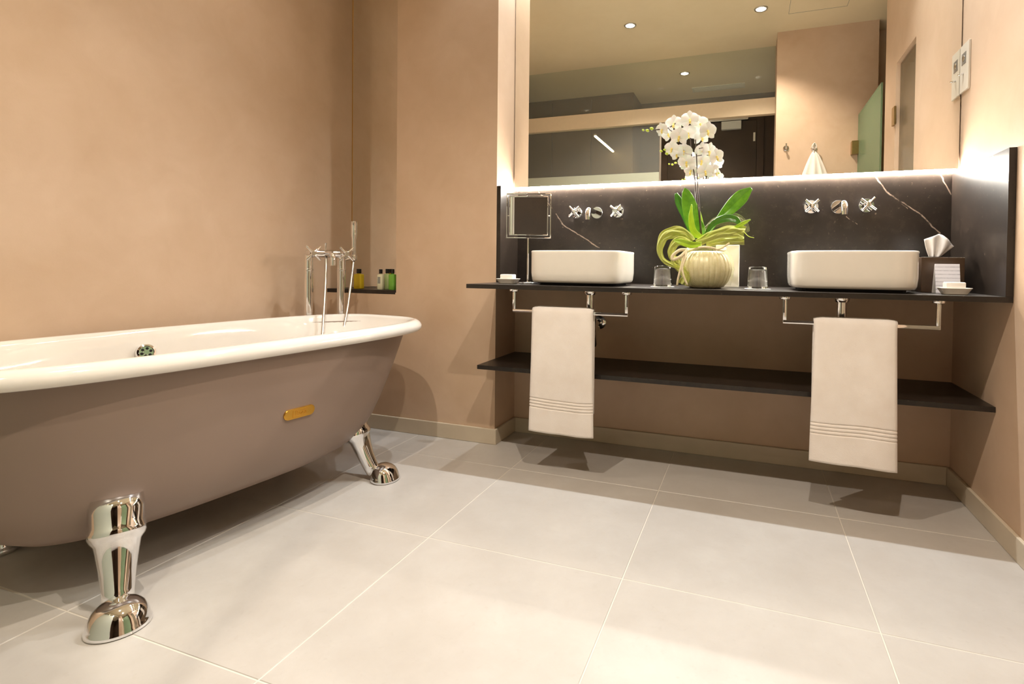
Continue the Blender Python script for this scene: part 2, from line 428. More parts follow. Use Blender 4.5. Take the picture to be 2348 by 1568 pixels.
def cross_handle(bm, p, f, up, L, ra, rot=45):
    f = Vector(f).normalized(); up = Vector(up); s = f.cross(up).normalized(); up = s.cross(f).normalized()
    for k in range(2):
        a = math.radians(rot+90*k); d = s*math.cos(a)+up*math.sin(a)
        tube(bm, [p-d*L, p-d*(L-.002), p+d*(L-.002), p+d*L], [ra*.8, ra, ra, ra*.8], 12)
def wall_tap(x, spx, label, rots):
    r = thing('wall_tap', label, 'tap', (x, YS, 1.084), 'chrome wall taps over the basins')
    f = Vector((0, -1, 0))
    for k, dx in enumerate((-.1, .1)):
        p = Vector((x+dx, YS, 1.084))
        h = part('handle', lathe(lathe(B(), [(.0, .0), (.0275, 0), (.0275, .006), (.026, .008), (0, .008)], p, f, 32), [(0, .008), (.014, .008), (.014, .034), (.012, .036), (0, .036)], p, f, 24), 'chrome', r, 'auto')
        bm = B(); cross_handle(bm, p+f*.045, f, (0, 0, 1), .034, .0052, rots[k])
        lathe(bm, [(0, .034), (.009, .034), (.009, .052), (0, .053)], p, f, 16)
        part('cross_grip', bm, 'chrome', h, 'auto')
    p = Vector((x, YS, 1.081))
    sp = part('spout_flange', lathe(B(), [(0, 0), (.0275, 0), (.0275, .006), (.026, .008), (0, .008)], p, f, 32), 'chrome', r, 'auto')
    path = spline([p+f*.004, p+f*.12, p+f*.145+Vector((0, 0, -.004)), p+f*.155+Vector((0, 0, -.02)), p+f*.156+Vector((0, 0, -.045))], 6)
    part('spout', tube(B(), path, .0115, 18), 'chrome', r, 'auto')
wall_tap(.229, .188, 'chrome wall tap above the basin nearer the shaving mirror', (48, 42))
wall_tap(1.239, 1.268, 'chrome wall tap above the basin nearer the tissue box', (45, 40))

# towel rails, towels, drains
def towel_rail(x0, x1, label):
    y, z = .02, .646
    r = thing('towel_rail', label, 'towel rail', ((x0+x1)/2, y, ZC-TC), 'towel rails under the counter')
    h = .006
    part('bar', box(B(), x0-h, x1+h, y-h, y+h, z-h, z+h, .0015), 'chrome', r, 'auto')
    for x in (x0, x1):
        part('upright', box(B(), x-h, x+h, y-h, y+h, z+h, ZC-TC-.007, .001), 'chrome', r, 'auto')
        part('mount_flange', lathe(B(), [(0, -.009), (.020, -.009), (.021, -.007), (.021, -.0002), (0, -.0002)], (x, y, ZC-TC), seg=28), 'chrome', r, 'auto')
towel_rail(.0, .467, 'chrome towel rail under the basin beside the shaving mirror'); towel_rail(1.022, 1.471, 'chrome towel rail under the basin beside the tissue box')
def towel(x0, x1, zf, zb, label, seed, skew):
    rg = random.Random(seed); y, z = .02, .646
    r = thing('hand_towel', label, 'towel', ((x0+x1)/2, y, zf), 'white hand towels on rails')
    th = .013; ri = .0098
    prof = []                                   # closed (y, z) section: outer path then inner path back
    hs_ = list(np.linspace(0, .088, 12))+list(np.linspace(.090, .145, 45))+list(np.linspace(.155, 1, 20)*(z-zf))[4:]
    hs_ = sorted(hs_); NZ = len(hs_)
    bm = B(); NX = 26; rings = []
    bands = [zf+.098, zf+.110, zf+.122, zf+.134]
    for k in range(NX+1):
        u = k/NX; xx = x0+(x1-x0)*u
        edge = min(1, min(u, 1-u)*9); t2 = th*(.55+.45*math.sqrt(edge))
        wob = .004*math.sin(u*5+seed)+.002*math.sin(u*13+seed*2)
        bz = zf+skew*(u-.5)+.004*math.sin(u*4+seed)
        ring = []
        def flare(s): return (u-.5)*.018*(s-.3)     # wider towards the hem
        for i in range(NZ):                      # outer front, bottom to top
            s = 1-hs_[i]/(z-zf); zz = bz+(z-bz)*(1-s)
            g = sum(math.exp(-((zz-(b+skew*(u-.5)+.005*math.sin(u*4+seed)))/.0021)**2) for b in bands)*.0042
            ring.append(Vector((xx+flare(s), y-ri-t2+g-wob*s-.006*s*math.sin(u*3.1+seed), zz)))
        for a in (30, 60, 90, 120, 150):          # over the bar
            a = math.radians(a); ring.append(Vector((xx, y-(ri+t2)*math.cos(a), z+(ri+t2)*math.sin(a))))
        for i in range(12):                      # outer back down
            s = i/11; ring.append(Vector((xx, y+ri+t2+.004*s, z+(zb-z)*s)))
        for i in range(12):
            s = 1-i/11; ring.append(Vector((xx, y+ri+.001+.002*s, z+(zb-z)*s)))
        for a in (150, 90, 30):
            a = math.radians(a); ring.append(Vector((xx, y-ri*math.cos(a), z+ri*math.sin(a))))
        for i in range(12):
            s = i/11; ring.append(Vector((xx+flare(s), y-ri-.0005-wob*s-.006*s*math.sin(u*3.1+seed), z+(bz-z)*s)))
        rings.append(ring)
    loft(bm, rings)
    part('cloth', bm, 'towel', r)
towel(.084, .338, .163, .25, 'white hand towel hanging on the rail nearer the bathtub', 2, .0)
towel(1.112, 1.358, .176, .25, 'white hand towel hanging on the rail nearer the right wall', 5, -.008)
for i, x in enumerate(BX):
    xx = (.297, 1.21)[i]; y = .11
    r = thing('basin_drain', ['chrome drain pipe under the basin beside the shaving mirror', 'chrome drain pipe under the basin beside the tissue box'][i], 'pipe', (xx, y, ZC-TC), 'drain pipes under the basins')
    part('collar', lathe(B(), [(0, -.0002), (.026, -.0002), (.026, -.012), (.022, -.02), (0, -.02)], (xx, y, ZC-TC), seg=28), 'chrome', r, 'auto')
    part('pipe', lathe(B(), [(0, -.018), (.0165, -.018), (.0165, -.12), (0, -.12)], (xx, y, ZC-TC), seg=24), 'chrome', r, 'auto')
    part('bottle_trap', lathe(B(), [(0, -.11), (.022, -.112), (.03, -.125), (.03, -.22), (.026, -.23), (0, -.232)], (xx, y, ZC-TC), seg=28), 'chrome', r, 'auto')
    zz = .566; xe = .243 if i == 0 else 1.21
    part('outlet_pipe', tube(B(), spline([(xx, y+.02, zz), (xx, y+.1, zz), (xe, y+.2, zz), (xe, YB-.002, zz)], 6), .0145, 18), 'chrome', r, 'auto')
    part('wall_flange', lathe(B(), [(0, .001), (.032, .001), (.031, .006), (.022, .012), (0, .012)], (xe, YB, zz), (0, -1, 0), 28), 'chrome', r, 'auto')

# ------------------------------------------------------------------ bathtub
TX, TY, TA, TB_, TZ, TN, TR = -.754, -.670, .765, .348, .595, 3.55, -.128
ct, st = math.cos(TR), math.sin(TR)
def T(x, y, z): return Vector((TX+x*ct-y*st, TY+x*st+y*ct, z))
def tring(a, b, z, n, N=120): return [T(p[0], p[1], z) for p in sup(a, b, n, N)]
tub = thing('bathtub', 'freestanding roll-top bathtub with taupe outside, white inside and chrome feet', 'bathtub', (TX, TY, 0))
OUT = [(.565, .715, .312), (.53, .703, .312), (.47, .682, .311), (.41, .66, .309), (.35, .637, .305), (.29, .612, .298), (.24, .588, .29), (.20, .565, .278), (.165, .53, .258), (.138, .48, .228), (.12, .40, .17), (.113, .25, .1), (.112, .02, .01)]
bm = B(); loft(bm, [[T(p[0], p[1]-.095*(1-z/.565), z) for p in sup(a, b, 3.0, 120)] for z, a, b in OUT], False, True)
SHELL = part('outer_shell', bm, 'tubskin', tub)
lip = [(-.046, .562), (-.032, .551), (-.018, .547), (-.006, .551), (0, .561), (-.001, .573), (-.007, .584), (-.017, .592), (-.028, .595), (-.038, .592), (-.045, .584), (-.049, .57)]
rings = [tring(TA+o, TB_+o, z, TN) for o, z in lip]
for z, a, b in OUT[1:9]:
    e = .020 if z > .3 else .026
    rings.append([T(p[0], p[1]-.095*(1-z/.565), z+.006) for p in sup(a-e, b-e, 3.0, 120)])
rings.append([T(p[0], p[1]-.07, .165) for p in sup(.42, .17, 2.6, 120)])
bm = B(); loft(bm, rings, False, True); part('enamel_lining', bm, 'enamel', tub)
# feet
def tub_foot(px, py, dirx, diry, top):
    d = Vector((dirx, diry, 0)).normalized(); s = Vector((-d.y, d.x, 0)); c0 = Vector((px, py, 0))
    spec = [(-.142, .250, .052, .042), (-.134, .222, .055, .045), (-.124, .19, .054, .043), (-.119, .178, .058, .047), (-.115, .168, .0585, .048), (-.111, .159, .054, .043), (-.106, .15, .046, .036), (-.095, .12, .041, .032), (-.080, .085, .035, .029), (-.062, .05, .031, .027), (-.045, .026, .030, .026)]
    bm = B(); rings = []
    for i, (o, z, wd, tk) in enumerate(spec):
        a = spec[max(i-1, 0)]; b = spec[min(i+1, len(spec)-1)]
        tx, tz = b[0]-a[0], b[1]-a[1]; L = math.hypot(tx, tz); nx, nz = -tz/L, tx/L
        k = 1.0
        rings.append([c0+d*(o*k+nx*tk*math.cos(q))+s*(wd*math.sin(q))+Vector((0, 0, z+nz*tk*math.cos(q))) for q in [2*math.pi*m/28 for m in range(28)]])
    loft(bm, rings); leg = part('foot', bm, 'chrome', tub)
    bm = B(); cc = c0; rings = []
    for sc, z in ((.94, .0), (1.0, .003), (1.0, .009), (.97, .0125), (.95, .018), (.88, .032), (.76, .044), (.58, .053), (.34, .059), (.02, .061)):
        rings.append([cc+d*(.054*sc*math.cos(q)-.010*(z/.06))+s*(.062*sc*math.sin(q))+Vector((0, 0, z)) for q in [2*math.pi*m/36 for m in range(36)]])
    loft(bm, rings); part('shoe', bm, 'chrome', leg)
tub_foot(-.425, -1.195, .86, -.50, 0); tub_foot(-.403, -.278, .95, .20, 0)
tub_foot(-1.10, -1.10, -.9, -.4, 0); tub_foot(-.98, -.26, -.9, .3, 0)
# overflow
oc = at(335, 808, x=-1.035); od = Vector((.9, -.35, .28)).normalized()
ov = part('overflow', lathe(B(), [(0, -.012), (.029, -.012), (.029, .003), (.027, .006), (.022, .007), (.020, .004), (0, .004)], oc, od, 32), 'chrome', tub, 'auto')
u, v = frame(od)
bm = B(); tube(bm, [oc+od*.003, oc+od*.009], [.009, .008], 16); part('screw', bm, 'chrome', ov, 'auto')
for k in range(6):
    a = k*math.pi/3+.3; p = oc+(u*math.cos(a)+v*math.sin(a))*.0135
    part('drain_hole', lathe(B(), [(0, .004), (.0045, .004), (.0045, .0046), (0, .0046)], p, od, 12), 'darkgap', ov)
# brass plaque on the near side with raised lettering
def plaque():
    from mathutils.bvhtree import BVHTree
    sh_ = bmesh.new(); sh_.from_mesh(SHELL.data); sh_.transform(Matrix.Translation(tub.location)); tr_ = BVHTree.FromBMesh(sh_)
    pc, n, _, _ = tr_.ray_cast(Vector(CAM), (at(686, 945, x=-.4)-Vector(CAM)).normalized())
    if n.x < 0: n = -n
    sh_.free()
    xa = Vector((.05, 1, 0)).normalized(); xa = (xa-n*xa.dot(n)).normalized(); ya = n.cross(xa).normalized()
    if ya.z < 0: ya = -ya
    mt = Matrix.Identity(4)
    for i in range(3): mt[i][0], mt[i][1], mt[i][2], mt[i][3] = xa[i], ya[i], n[i], pc[i]
    L, h = .056, .0165
    ring = [(L*(1 if math.cos(a) > 0 else -1)*0+(L-h)*(1 if math.cos(a) >= 0 else -1)+h*math.cos(a), h*math.sin(a)) for a in [2*math.pi*k/48+.001 for k in range(48)]]
    bm = B(); loft(bm, [[mt @ Vector((x*s, y*s, z)) for x, y in ring] for s, z in ((1, -.014), (1, .003), (.97, .0045))])
    pl = part('plaque', bm, 'gold', tub, 'auto'); pl['label'] = 'gold oval badge with raised letters'
    cu = bpy.data.curves.new('lettering', 'FONT'); cu.body = 'Roca'; cu.size = .021; cu.extrude = .0008; cu.align_x = 'CENTER'; cu.align_y = 'CENTER'
    to = bpy.data.objects.new('tmp', cu); col.objects.link(to); bpy.context.view_layer.update()
    me = bpy.data.meshes.new_from_object(to); bpy.data.objects.remove(to)
    bm = bmesh.new(); bm.from_mesh(me); bm.transform(mt @ Matrix.Translation((.004, .001, .0048)))
    part('lettering', bm, 'gold', pl, False)
    bm = B()
    for x0, x1, y0, y1 in ((-.026, -.0245, -.010, .010), (-.026, .004, -.0115, -.010), (.006, .030, -.0100, -.0088), (-.0245, .030, .0095, .0107)): box(bm, x0, x1, y0, y1, .004, .0055, mat=mt)
    part('border_line', bm, 'gold', pl, False)
plaque()

# bath tap on two columns
P1, P2 = Vector((-1.02, -.04, 0)), Vector((-.95, .094, 0))
ZB = .876; bd = (P2-P1).normalized(); fd = Vector((bd.y, -bd.x, 0)); up = Vector((0, 0, 1))
r = thing('bath_tap', 'floor-standing chrome bath tap with cross handles and hand shower behind the tub', 'tap', ((P1+P2)/2))
for p in (P1, P2):
    c_ = part('column', lathe(B(), [(0, .0), (.03, 0), (.03, .008), (.0195, .014), (.0195, .795), (.021, .797), (.021, .804), (.0195, .806), (.0185, ZB), (0, ZB)], p, seg=28), 'chrome', r, 'auto')
a, b = P1-bd*.012+up*ZB, P2+bd*.03+up*ZB
part('mixer_bar', tube(B(), [a, a+bd*.002, b-bd*.002, b], [.016, .0185, .0185, .016], 24), 'chrome', r, 'auto')
for p in (P1, P2):
    q = p+up*ZB
    bm = B(); tube(bm, [q, q+fd*.05, q+fd*.055], [.0165, .0165, .012], 20); h = part('handle', bm, 'chrome', r, 'auto')
    bm = B(); cross_handle(bm, q+fd*.065, fd, (0, 0, 1), .044, .0055, 45); tube(bm, [q+fd*.05, q+fd*.074], .010, 16); part('cross_grip', bm, 'chrome', h, 'auto')
mid = (P1+P2)/2+up*ZB
part('spout', tube(B(), spline([mid, mid+fd*.06, mid+fd*.085-up*.004, mid+fd*.096-up*.022, mid+fd*.097-up*.055], 6), .0125, 18), 'chrome', r, 'auto')
part('diverter', tube(B(), [mid+up*.015, mid+up*.045, mid+up*.05], [.005, .005, .007], 12), 'chrome', r, 'auto')
hs = at(811, 597, x=-.93)                 # foot of the hand shower
hs = Vector((hs.x, hs.y, .862))
br = part('shower_holder', tube(B(), [P2+up*.846, hs-up*.002], .007, 12), 'chrome', r, 'auto')
tube_b = B(); tube(tube_b, [hs-up*.016, hs-up*.012, hs+up*.008, hs+up*.012], [.012, .0145, .0145, .012], 18); part('holder_cup', tube_b, 'chrome', br, 'auto')
part('hand_shower', tube(B(), [hs+up*.002, hs+up*.01, hs+up*.09, hs+up*.11, hs+up*.172, hs+up*.176], [.009, .0105, .0105, .014, .0145, .013], 20), 'chrome', r, 'auto')
h0 = mid+fd*.012-up*.016; q1, q2 = at(737, 792, x=-.845), at(785, 778, x=-.83)
hp = spline([h0, h0*.6+q1*.4+Vector((.004, 0, 0)), q1, q1+Vector((.01, -.03, -.12)), (q1+q2)/2+Vector((.03, -.02, -.2)), q2+Vector((.01, 0, -.12)), q2, q2*.55+hs*.45+Vector((.004, 0, -.01)), hs-up*.014], 12)
part('shower_hose', tube(B(), hp, .0062, 12), 'brushed', r)

# bath shelf and bottles
tag(part('bath_shelf', box(B(), XW+.0005, XR0-.004, YF-.001, .4275, ZSH-.0195, ZSH, .001), 'stone_dark', None, False, loc=(-.96, .33, ZSH-.02)), 'short dark stone shelf in the wall recess beside the bathtub', 'shelf')
def bottle(px, w_, h, mat, cap_mat, label, y, lab=False):
    p = at(px, 660, y=y); x = p.x; z = ZSH+.0005
    r = thing('toiletry_bottle', label, 'bottle', (x, y, z), 'toiletry bottles on the bath shelf')
    bm = B(); prof = [(.9, 0), (1, .003), (1, h*.9), (.9, h*.97), (.38, h), (.36, h+.004)]
    loft(bm, [[Vector((x+q[0], y+q[1], z+zz)) for q in sup(w_*.72*s, w_*s, 4, 32)] for s, zz in prof])
    part('bottle_body', bm, mat, r, 'auto')
    bm = B(); loft(bm, [[Vector((x+q[0], y+q[1], z+zz)) for q in sup(w_*.45*s, w_*.45*s, 3, 24)] for s, zz in ((.95, h+.003), (1, h+.004), (1, h+.023), (.92, h+.025))]); part('cap', bm, cap_mat, r, 'auto')
    if lab:
        part('label', box(B(), x-w_*.55, x+w_*.4, y-w_*.735, y-w_*.725, z+.03, z+h*.82), 'print', r, False)
bottle(823, .0245, .078, 'amber', 'black_plastic', 'small amber bottle with black cap standing alone on the bath shelf', .30)
bottle(873, .0175, .078, 'lotion', 'black_plastic', 'small cream coloured bottle with black cap on the bath shelf', .295, True)
bottle(888, .0185, .080, 'green1', 'black_plastic', 'small pale green bottle with black cap between cream and green bottles', .33)
bottle(900, .0185, .080, 'green2', 'black_plastic', 'small bright green bottle with black cap at the shelf end', .29)

# ------------------------------------------------------------------ things on the counter
def dish(x, y, wd, label, slabel):
    r = thing('soap_dish', label, 'soap dish', (x, y, ZC), 'soap dishes'); bm = B()
    loft(bm, [[Vector((x+q[0]*s, y+q[1]*s, ZC+z)) for q in sup(wd*.7, wd, 6, 48)] for s, z in ((.70, .0005), (.74, .003), (.95, .019), (1, .021), (.97, .022), (.92, .020), (.74, .008), (.3, .006))])
    part('dish', bm, 'ceramic', r)
    s = thing('soap_bar', slabel, 'soap', (x, y, ZC+.006), 'soap bars'); bm = box(B(), x-wd*.62, x+wd*.60, y-wd*.42, y+wd*.42, ZC+.0065, ZC+.04, .004)
    part('soap', bm, 'soap', s, 'auto')
dish(-.067, .10, .048, 'white soap dish beside the shaving mirror', 'white bar of soap in the dish beside the shaving mirror')
dish(1.521, .05, .044, 'white soap dish in front of the printed card', 'white bar of soap in the dish before the printed card')
def tumbler(px, label, clabel):
    p = at(px, 655, y=.15); x, y = p.x, .15
    c_ = thing('paper_coaster', clabel, 'coaster', (x, y, ZC), 'paper coasters under the tumblers')
    part('disc', lathe(B(), [(0, .0004), (.046, .0004), (.047, .0009), (.046, .0014), (0, .0014)], (x, y, ZC), seg=36), 'paper', c_)
    r = thing('glass_tumbler', label, 'glass', (x, y, ZC+.0016), 'upturned tumblers on the counter')
    part('glass_body', lathe(B(), [(.0355, 0), (.0365, .001), (.036, .006), (.032, .074), (.0315, .079), (.029, .0815), (0, .0815), (0, .0715), (.027, .0715), (.0295, .066), (.0335, .004), (.034, .0)], (x, y, ZC+.0017), seg=48), 'tumbler', r)
tumbler(1519, 'upturned clear glass tumbler between basin and orchid vase on the bathtub side', 'white paper disc under the tumbler nearer the bathtub')
tumbler(1737, 'upturned clear glass tumbler between the white box and the second basin', 'white paper disc under the tumbler nearer the right wall')
p0, p1 = at(1640, 655, y=.28), at(1694, 655, y=.28)
bm = box(B(), p0.x, p1.x, .28, .33, ZC+.0005, .922, .0012); tag(part('white_carton', bm, 'paper', None, False, loc=(p1.x, .3, ZC)), 'tall plain white carton standing behind the orchid vase', 'box')
# shaving mirror
r = thing('shaving_mirror', 'square chrome shaving mirror on a thin stem by the basin', 'mirror', (-.018, .2, ZC))
mc = Vector((-.016, .2, 1.05)); mt = Matrix.Translation(mc) @ Matrix.Rotation(math.radians(15), 4, 'Z')
sfr = B(); s0, s1 = .099, .0945
for x0, x1, z0, z1 in ((-s0, s0, s1, s0), (-s0, s0, -s0, -s1), (-s0, -s1, -s1, s1), (s1, s0, -s1, s1)): box(sfr, x0, x1, -.006, .006, z0, z1, .0006, mt)
part('outer_frame', sfr, 'chrome', r, 'auto')
bm = B(); k0, k1 = .0865, .0825
for x0, x1, z0, z1 in ((-k0, k0, k1, k0), (-k0, k0, -k0, -k1), (-k0, -k1, -k1, k1), (k1, k0, -k1, k1)): box(bm, x0, x1, -.008, .004, z0, z1, .0006, mt)
part('inner_frame', bm, 'chrome', r, 'auto')
part('mirror_glass', box(B(), -k1, k1, -.004, .002, -k1, k1, 0, mt), 'mirror_small', r, False)
for sx in (-1, 1): part('pivot', tube(B(), [mt @ Vector((sx*.0865, 0, 0)), mt @ Vector((sx*.0945, 0, 0))], .003, 10), 'chrome', r)
part('stem', lathe(B(), [(0, .0), (.0045, 0), (.0045, .11), (.0038, .115), (.0038, .2005), (0, .2005)], (mc.x-.002, .2, ZC), seg=16), 'chrome', r, 'auto')
part('base', lathe(B(), [(0, .0005), (.058, .0005), (.058, .005), (.055, .007), (0, .0085)], (mc.x, .2, ZC), seg=40), 'chrome', r, 'auto')
# tissue box
x0, x1, y0, y1 = 1.466, 1.592, .19, .315
r = thing('tissue_box', 'dark brown square tissue box holding one pulled-up white tissue', 'tissue box', ((x0+x1)/2, (y0+y1)/2, ZC))
bm = box(B(), x0, x1, y0, y1, ZC+.0005, .874, .0015); part('box_body', bm, 'brown_box', r, False)
cx_, cy_ = (x0+x1)/2-.012, .245
part('slot_rim', lathe(B(), [(0, .0003), (.03, .0003), (.03, .002), (0, .002)], (cx_, cy_, .874), seg=28), 'black_plastic', r)
bm = B(); NU, NV = 25, 10; G = []
for j in range(NV):
    v_ = j/(NV-1); row = []
    for i in range(NU):
        u_ = i/(NU-1)*2-1
        wdt = .012+.036*v_**.8
        topz = .066+.020*(1-abs(u_)) - (.03*(u_-.2) if u_ > .2 else 0)
        x = cx_-.002+u_*wdt+.018*v_; z = .872+v_*topz
        y = cy_+(.012*math.sin(u_*7+v_*1.5)*(1-.4*v_))+.01*v_*u_
        row.append(bm.verts.new((x, y, z)))
    G.append(row)
for j in range(NV-1):
    for i in range(NU-1): bm.faces.new((G[j][i], G[j][i+1], G[j+1][i+1], G[j+1][i]))
ti = part('tissue', bm, 'tissue', r); sm = ti.modifiers.new('thick', 'SOLIDIFY'); sm.thickness = .0012
# printed card
t = NT('printed card paper'); P = t.pos(); sp = t.add('ShaderNodeSeparateXYZ'); t.link(P, sp.inputs[0])
wv = t.math('SINE', t.math('MULTIPLY', sp.outputs['Z'], 2*math.pi/.0125))
nz = t.noise(160, 2); ln = t.math('GREATER_THAN', wv, .72)
t.link(t.mix(t.math('MULTIPLY', ln, t.math('MULTIPLY', nz.outputs['Fac'], .75)), srgb(236, 234, 240), srgb(120, 116, 130)), t.p.inputs['Base Color']); t.p.inputs['Roughness'].default_value = .6
r = thing('printed_card', 'small white folded card printed with lines of text leaning by the tissue box', 'card', (1.53, .13, ZC))
mtc = Matrix.Translation((1.53, .135, ZC+.0005)) @ Matrix.Rotation(math.radians(-10), 4, 'X')
part('front_leaf', box(B(), -.035, .035, -.0008, .0008, 0, .1, 0, mtc), t.m, r, False)
mtc2 = Matrix.Translation((1.53, .178, ZC+.0005)) @ Matrix.Rotation(math.radians(14), 4, 'X')
part('back_leaf', box(B(), -.035, .035, -.0008, .0008, 0, .1, 0, mtc2), 'paper', r, False)

# ------------------------------------------------------------------ orchid
OX, OY = .748, .13
orc = thing('potted_orchid', 'white orchid in a cream ribbed vase wrapped with green tulle', 'plant', (OX, OY, ZC))
def zz(x, y, d=0.0):                        # zoomed sketch coordinates to a place at depth OY + d
    return at(1440+x/3.565, 240+y/3.565, y=OY+d)
prof = [(.0, .001), (.055, .001), (.066, .006), (.082, .025), (.092, .05), (.096, .07), (.094, .09), (.086, .112), (.074, .128), (.062, .137), (.056, .14), (.05, .137), (.05, .10), (0, .09)]
part('vase', lathe(B(), prof, (OX, OY, ZC), seg=280, mod=lambda u, h: 1-.045*abs(math.cos(u*math.pi*28))**10*(1 if h > .004 else 0)), 'vase', orc)
sh = [(.09, .012), (.099, .045), (.103, .072), (.100, .10), (.09, .125), (.075, .142), (.06, .152), (.07, .165)]
bm = B(); u_, v_ = frame((0, 0, 1)); rings = []
for rr, h in sh: rings.append([Vector((OX, OY, ZC+h))+(Vector((math.cos(2*math.pi*k/72), math.sin(2*math.pi*k/72), 0)))*rr*(1+.02*math.sin(k*1.1+h*60)) for k in range(72)])
loft(bm, rings, False, False); part('tulle_wrap', bm, 'tulle_thin', orc)
def fold(path, radii, name='tulle_fold', mat='tulle', flat=.5, seg=20):
    pts = spline(path, 6); n = len(pts); rr = np.interp(np.linspace(0, len(radii)-1, n), range(len(radii)), radii)
    bm = B(); rings = []; ph = len(orc.children)
    for i, p in enumerate(pts):
        d = (pts[min(i+1, n-1)]-pts[max(i-1, 0)]).normalized(); yv = Vector((0, 1, 0)); s = d.cross(yv).normalized()
        row = []
        for k in range(25):
            q = k/12-1; pl = math.sin(q*7+ph+.25*i)*.32+math.sin(q*13+ph*2-.4*i)*.16
            row.append(p+s*rr[i]*(q*1.25+.10*math.sin(i*.8+q*3))+yv*rr[i]*(pl+.9*q*q-.3))
        rings.append(row)
    loft(bm, rings, False, False, closed=False); return part(name, bm, mat, orc)
fold([zz(520, 1120, -.05), zz(470, 1060, -.06), zz(380, 1040, -.07), zz(290, 1080, -.075), zz(258, 1170, -.075), zz(280, 1260, -.07), zz(360, 1310, -.065), zz(430, 1330, -.06)], [.012, .014, .019, .015, .010, .007, .008, .004])
fold([zz(500, 1130, -.07), zz(430, 1110, -.08), zz(370, 1150, -.085), zz(350, 1220, -.085), zz(400, 1300, -.075), zz(470, 1400, -.075), zz(450, 1470, -.07)], [.008, .014, .012, .009, .014, .012, .016])
fold([zz(560, 1130, -.05), zz(660, 1085, -.065), zz(780, 1045, -.07), zz(880, 1035, -.07), zz(950, 1050, -.065)], [.010, .015, .018, .019, .020])
fold([zz(640, 1140, -.04), zz(740, 1120, -.05), zz(850, 1110, -.05), zz(950, 1105, -.045)], [.007, .010, .012, .013])
fold([zz(620, 1030, .0), zz(720, 960, .02), zz(850, 930, .03), zz(940, 970, .03), zz(980, 1040, .03)], [.008, .016, .018, .014, .006], 'tulle_fold', 'tulle_thin')
def strand(path, r, mat='raffia', name='ribbon'):
    part(name, tube(B(), spline(path, 6), r, 10), mat, orc)
strand([Vector((OX+.07*math.cos(a), OY+.07*math.sin(a)-.004, ZC+.148+.006*math.sin(3*a))) for a in [math.radians(q) for q in range(150, 400, 20)]], .0045)
strand([zz(470, 1185, -.085), zz(455, 1240, -.095), zz(430, 1340, -.1), zz(410, 1420, -.1), zz(402, 1478, -.095)], .0038)
strand([zz(480, 1180, -.085), zz(470, 1250, -.1), zz(445, 1330, -.105), zz(455, 1400, -.105), zz(485, 1475, -.1)], .0038)
strand([zz(480, 1185, -.08), zz(420, 1190, -.1), zz(365, 1235, -.1), zz(370, 1265, -.1), zz(430, 1240, -.1), zz(480, 1190, -.085)], .006)
strand([zz(700, 1185, -.06), zz(760, 1175, -.07), zz(830, 1130, -.07)], .003)
strand([zz(940, 1030, -.02), zz(985, 1075, -.03), zz(1030, 1088, -.03)], .0012, 'bud', 'tulle_thread')
def leaf(pts, widths, mat, fold_=.25, name='leaf', twist=0):
    c = spline(pts, 14); n = len(c); ws = [max(.0008, v.x) for v in spline([(q, 0, 0) for q in widths], 14)]
    view = Vector(CAM)-c[n//2]; view.normalize(); bm = B(); rows = []
    for i, p in enumerate(c):
        d = (c[min(i+1, n-1)]-c[max(i-1, 0)]).normalized(); s = d.cross(view).normalized()
        if twist: s = (Matrix.Rotation(twist, 3, d) @ s)
        nn = s.cross(d).normalized()
        rows.append([bm.verts.new(p+s*ws[i]*q+nn*(abs(q)**1.3-.25*math.exp(-(q/.12)**2))*ws[i]*fold_) for q in (-1, -.75, -.4, -.12, 0, .12, .4, .75, 1)])
    for a, b in zip(rows[:-1], rows[1:]):
        for k in range(8): bm.faces.new((a[k], a[k+1], b[k+1], b[k]))
    o = part(name, bm, mat, orc); m_ = o.modifiers.new('thick', 'SOLIDIFY'); m_.thickness = .0016
    return o
leaf([zz(560, 1090, 0), zz(530, 960, .01), zz(500, 820, .015), zz(475, 720, .01), zz(463, 680, .005)], [.010, .027, .028, .016, .002], 'leaf', .25)
leaf([zz(520, 1060, .02), zz(470, 920, .035), zz(420, 800, .04), zz(392, 725, .04)], [.008, .013, .016, .006], 'leaf_dark')
leaf([zz(600, 1090, -.02), zz(535, 1030, -.03), zz(515, 930, -.03), zz(520, 815, -.02)], [.010, .012, .010, .002], 'leaf_light', .3)
leaf([zz(600, 1080, .0), zz(578, 980, .02), zz(560, 860, .03), zz(540, 780, .03)], [.010, .018, .012, .002], 'leaf_light', .3)
leaf([zz(640, 1080, 0), zz(720, 960, .02), zz(830, 850, .03), zz(930, 750, .02), zz(1010, 682, .01)], [.006, .009, .024, .026, .006], 'leaf', .3)
leaf([zz(630, 1070, -.01), zz(690, 980, -.01), zz(790, 930, -.02), zz(880, 940, -.03), zz(935, 1010, -.03)], [.006, .010, .014, .012, .003], 'leaf_dark', .3)
leaf([zz(860, 1010, -.06), zz(940, 970, -.07), zz(1002, 938, -.07)], [.004, .007, .002], 'leaf_light', .2)
leaf([zz(600, 1140, -.06), zz(510, 1145, -.09), zz(430, 1120, -.1), zz(375, 1108, -.1)], [.008, .012, .010, .003], 'leaf_light', .3)
leaf([zz(625, 1060, .0), zz(615, 1000, .01), zz(600, 945, .01)], [.007, .006, .001], 'leaf', .3)
S1 = [zz(600, 1090, .0), zz(575, 850, .005), zz(558, 720, .01), zz(545, 600, .01), zz(522, 430, .01), zz(512, 320, .0), zz(505, 225, -.01), zz(470, 175, -.02), zz(400, 150, -.03), zz(330, 190, -.04), zz(230, 205, -.05), zz(125, 208, -.055)]
S2 = [zz(600, 1090, .0), zz(585, 850, -.005), zz(572, 700, -.01), zz(566, 560, -.01), zz(560, 420, -.01), zz(552, 300, -.01), zz(545, 195, 0), zz(515, 160, .0)]
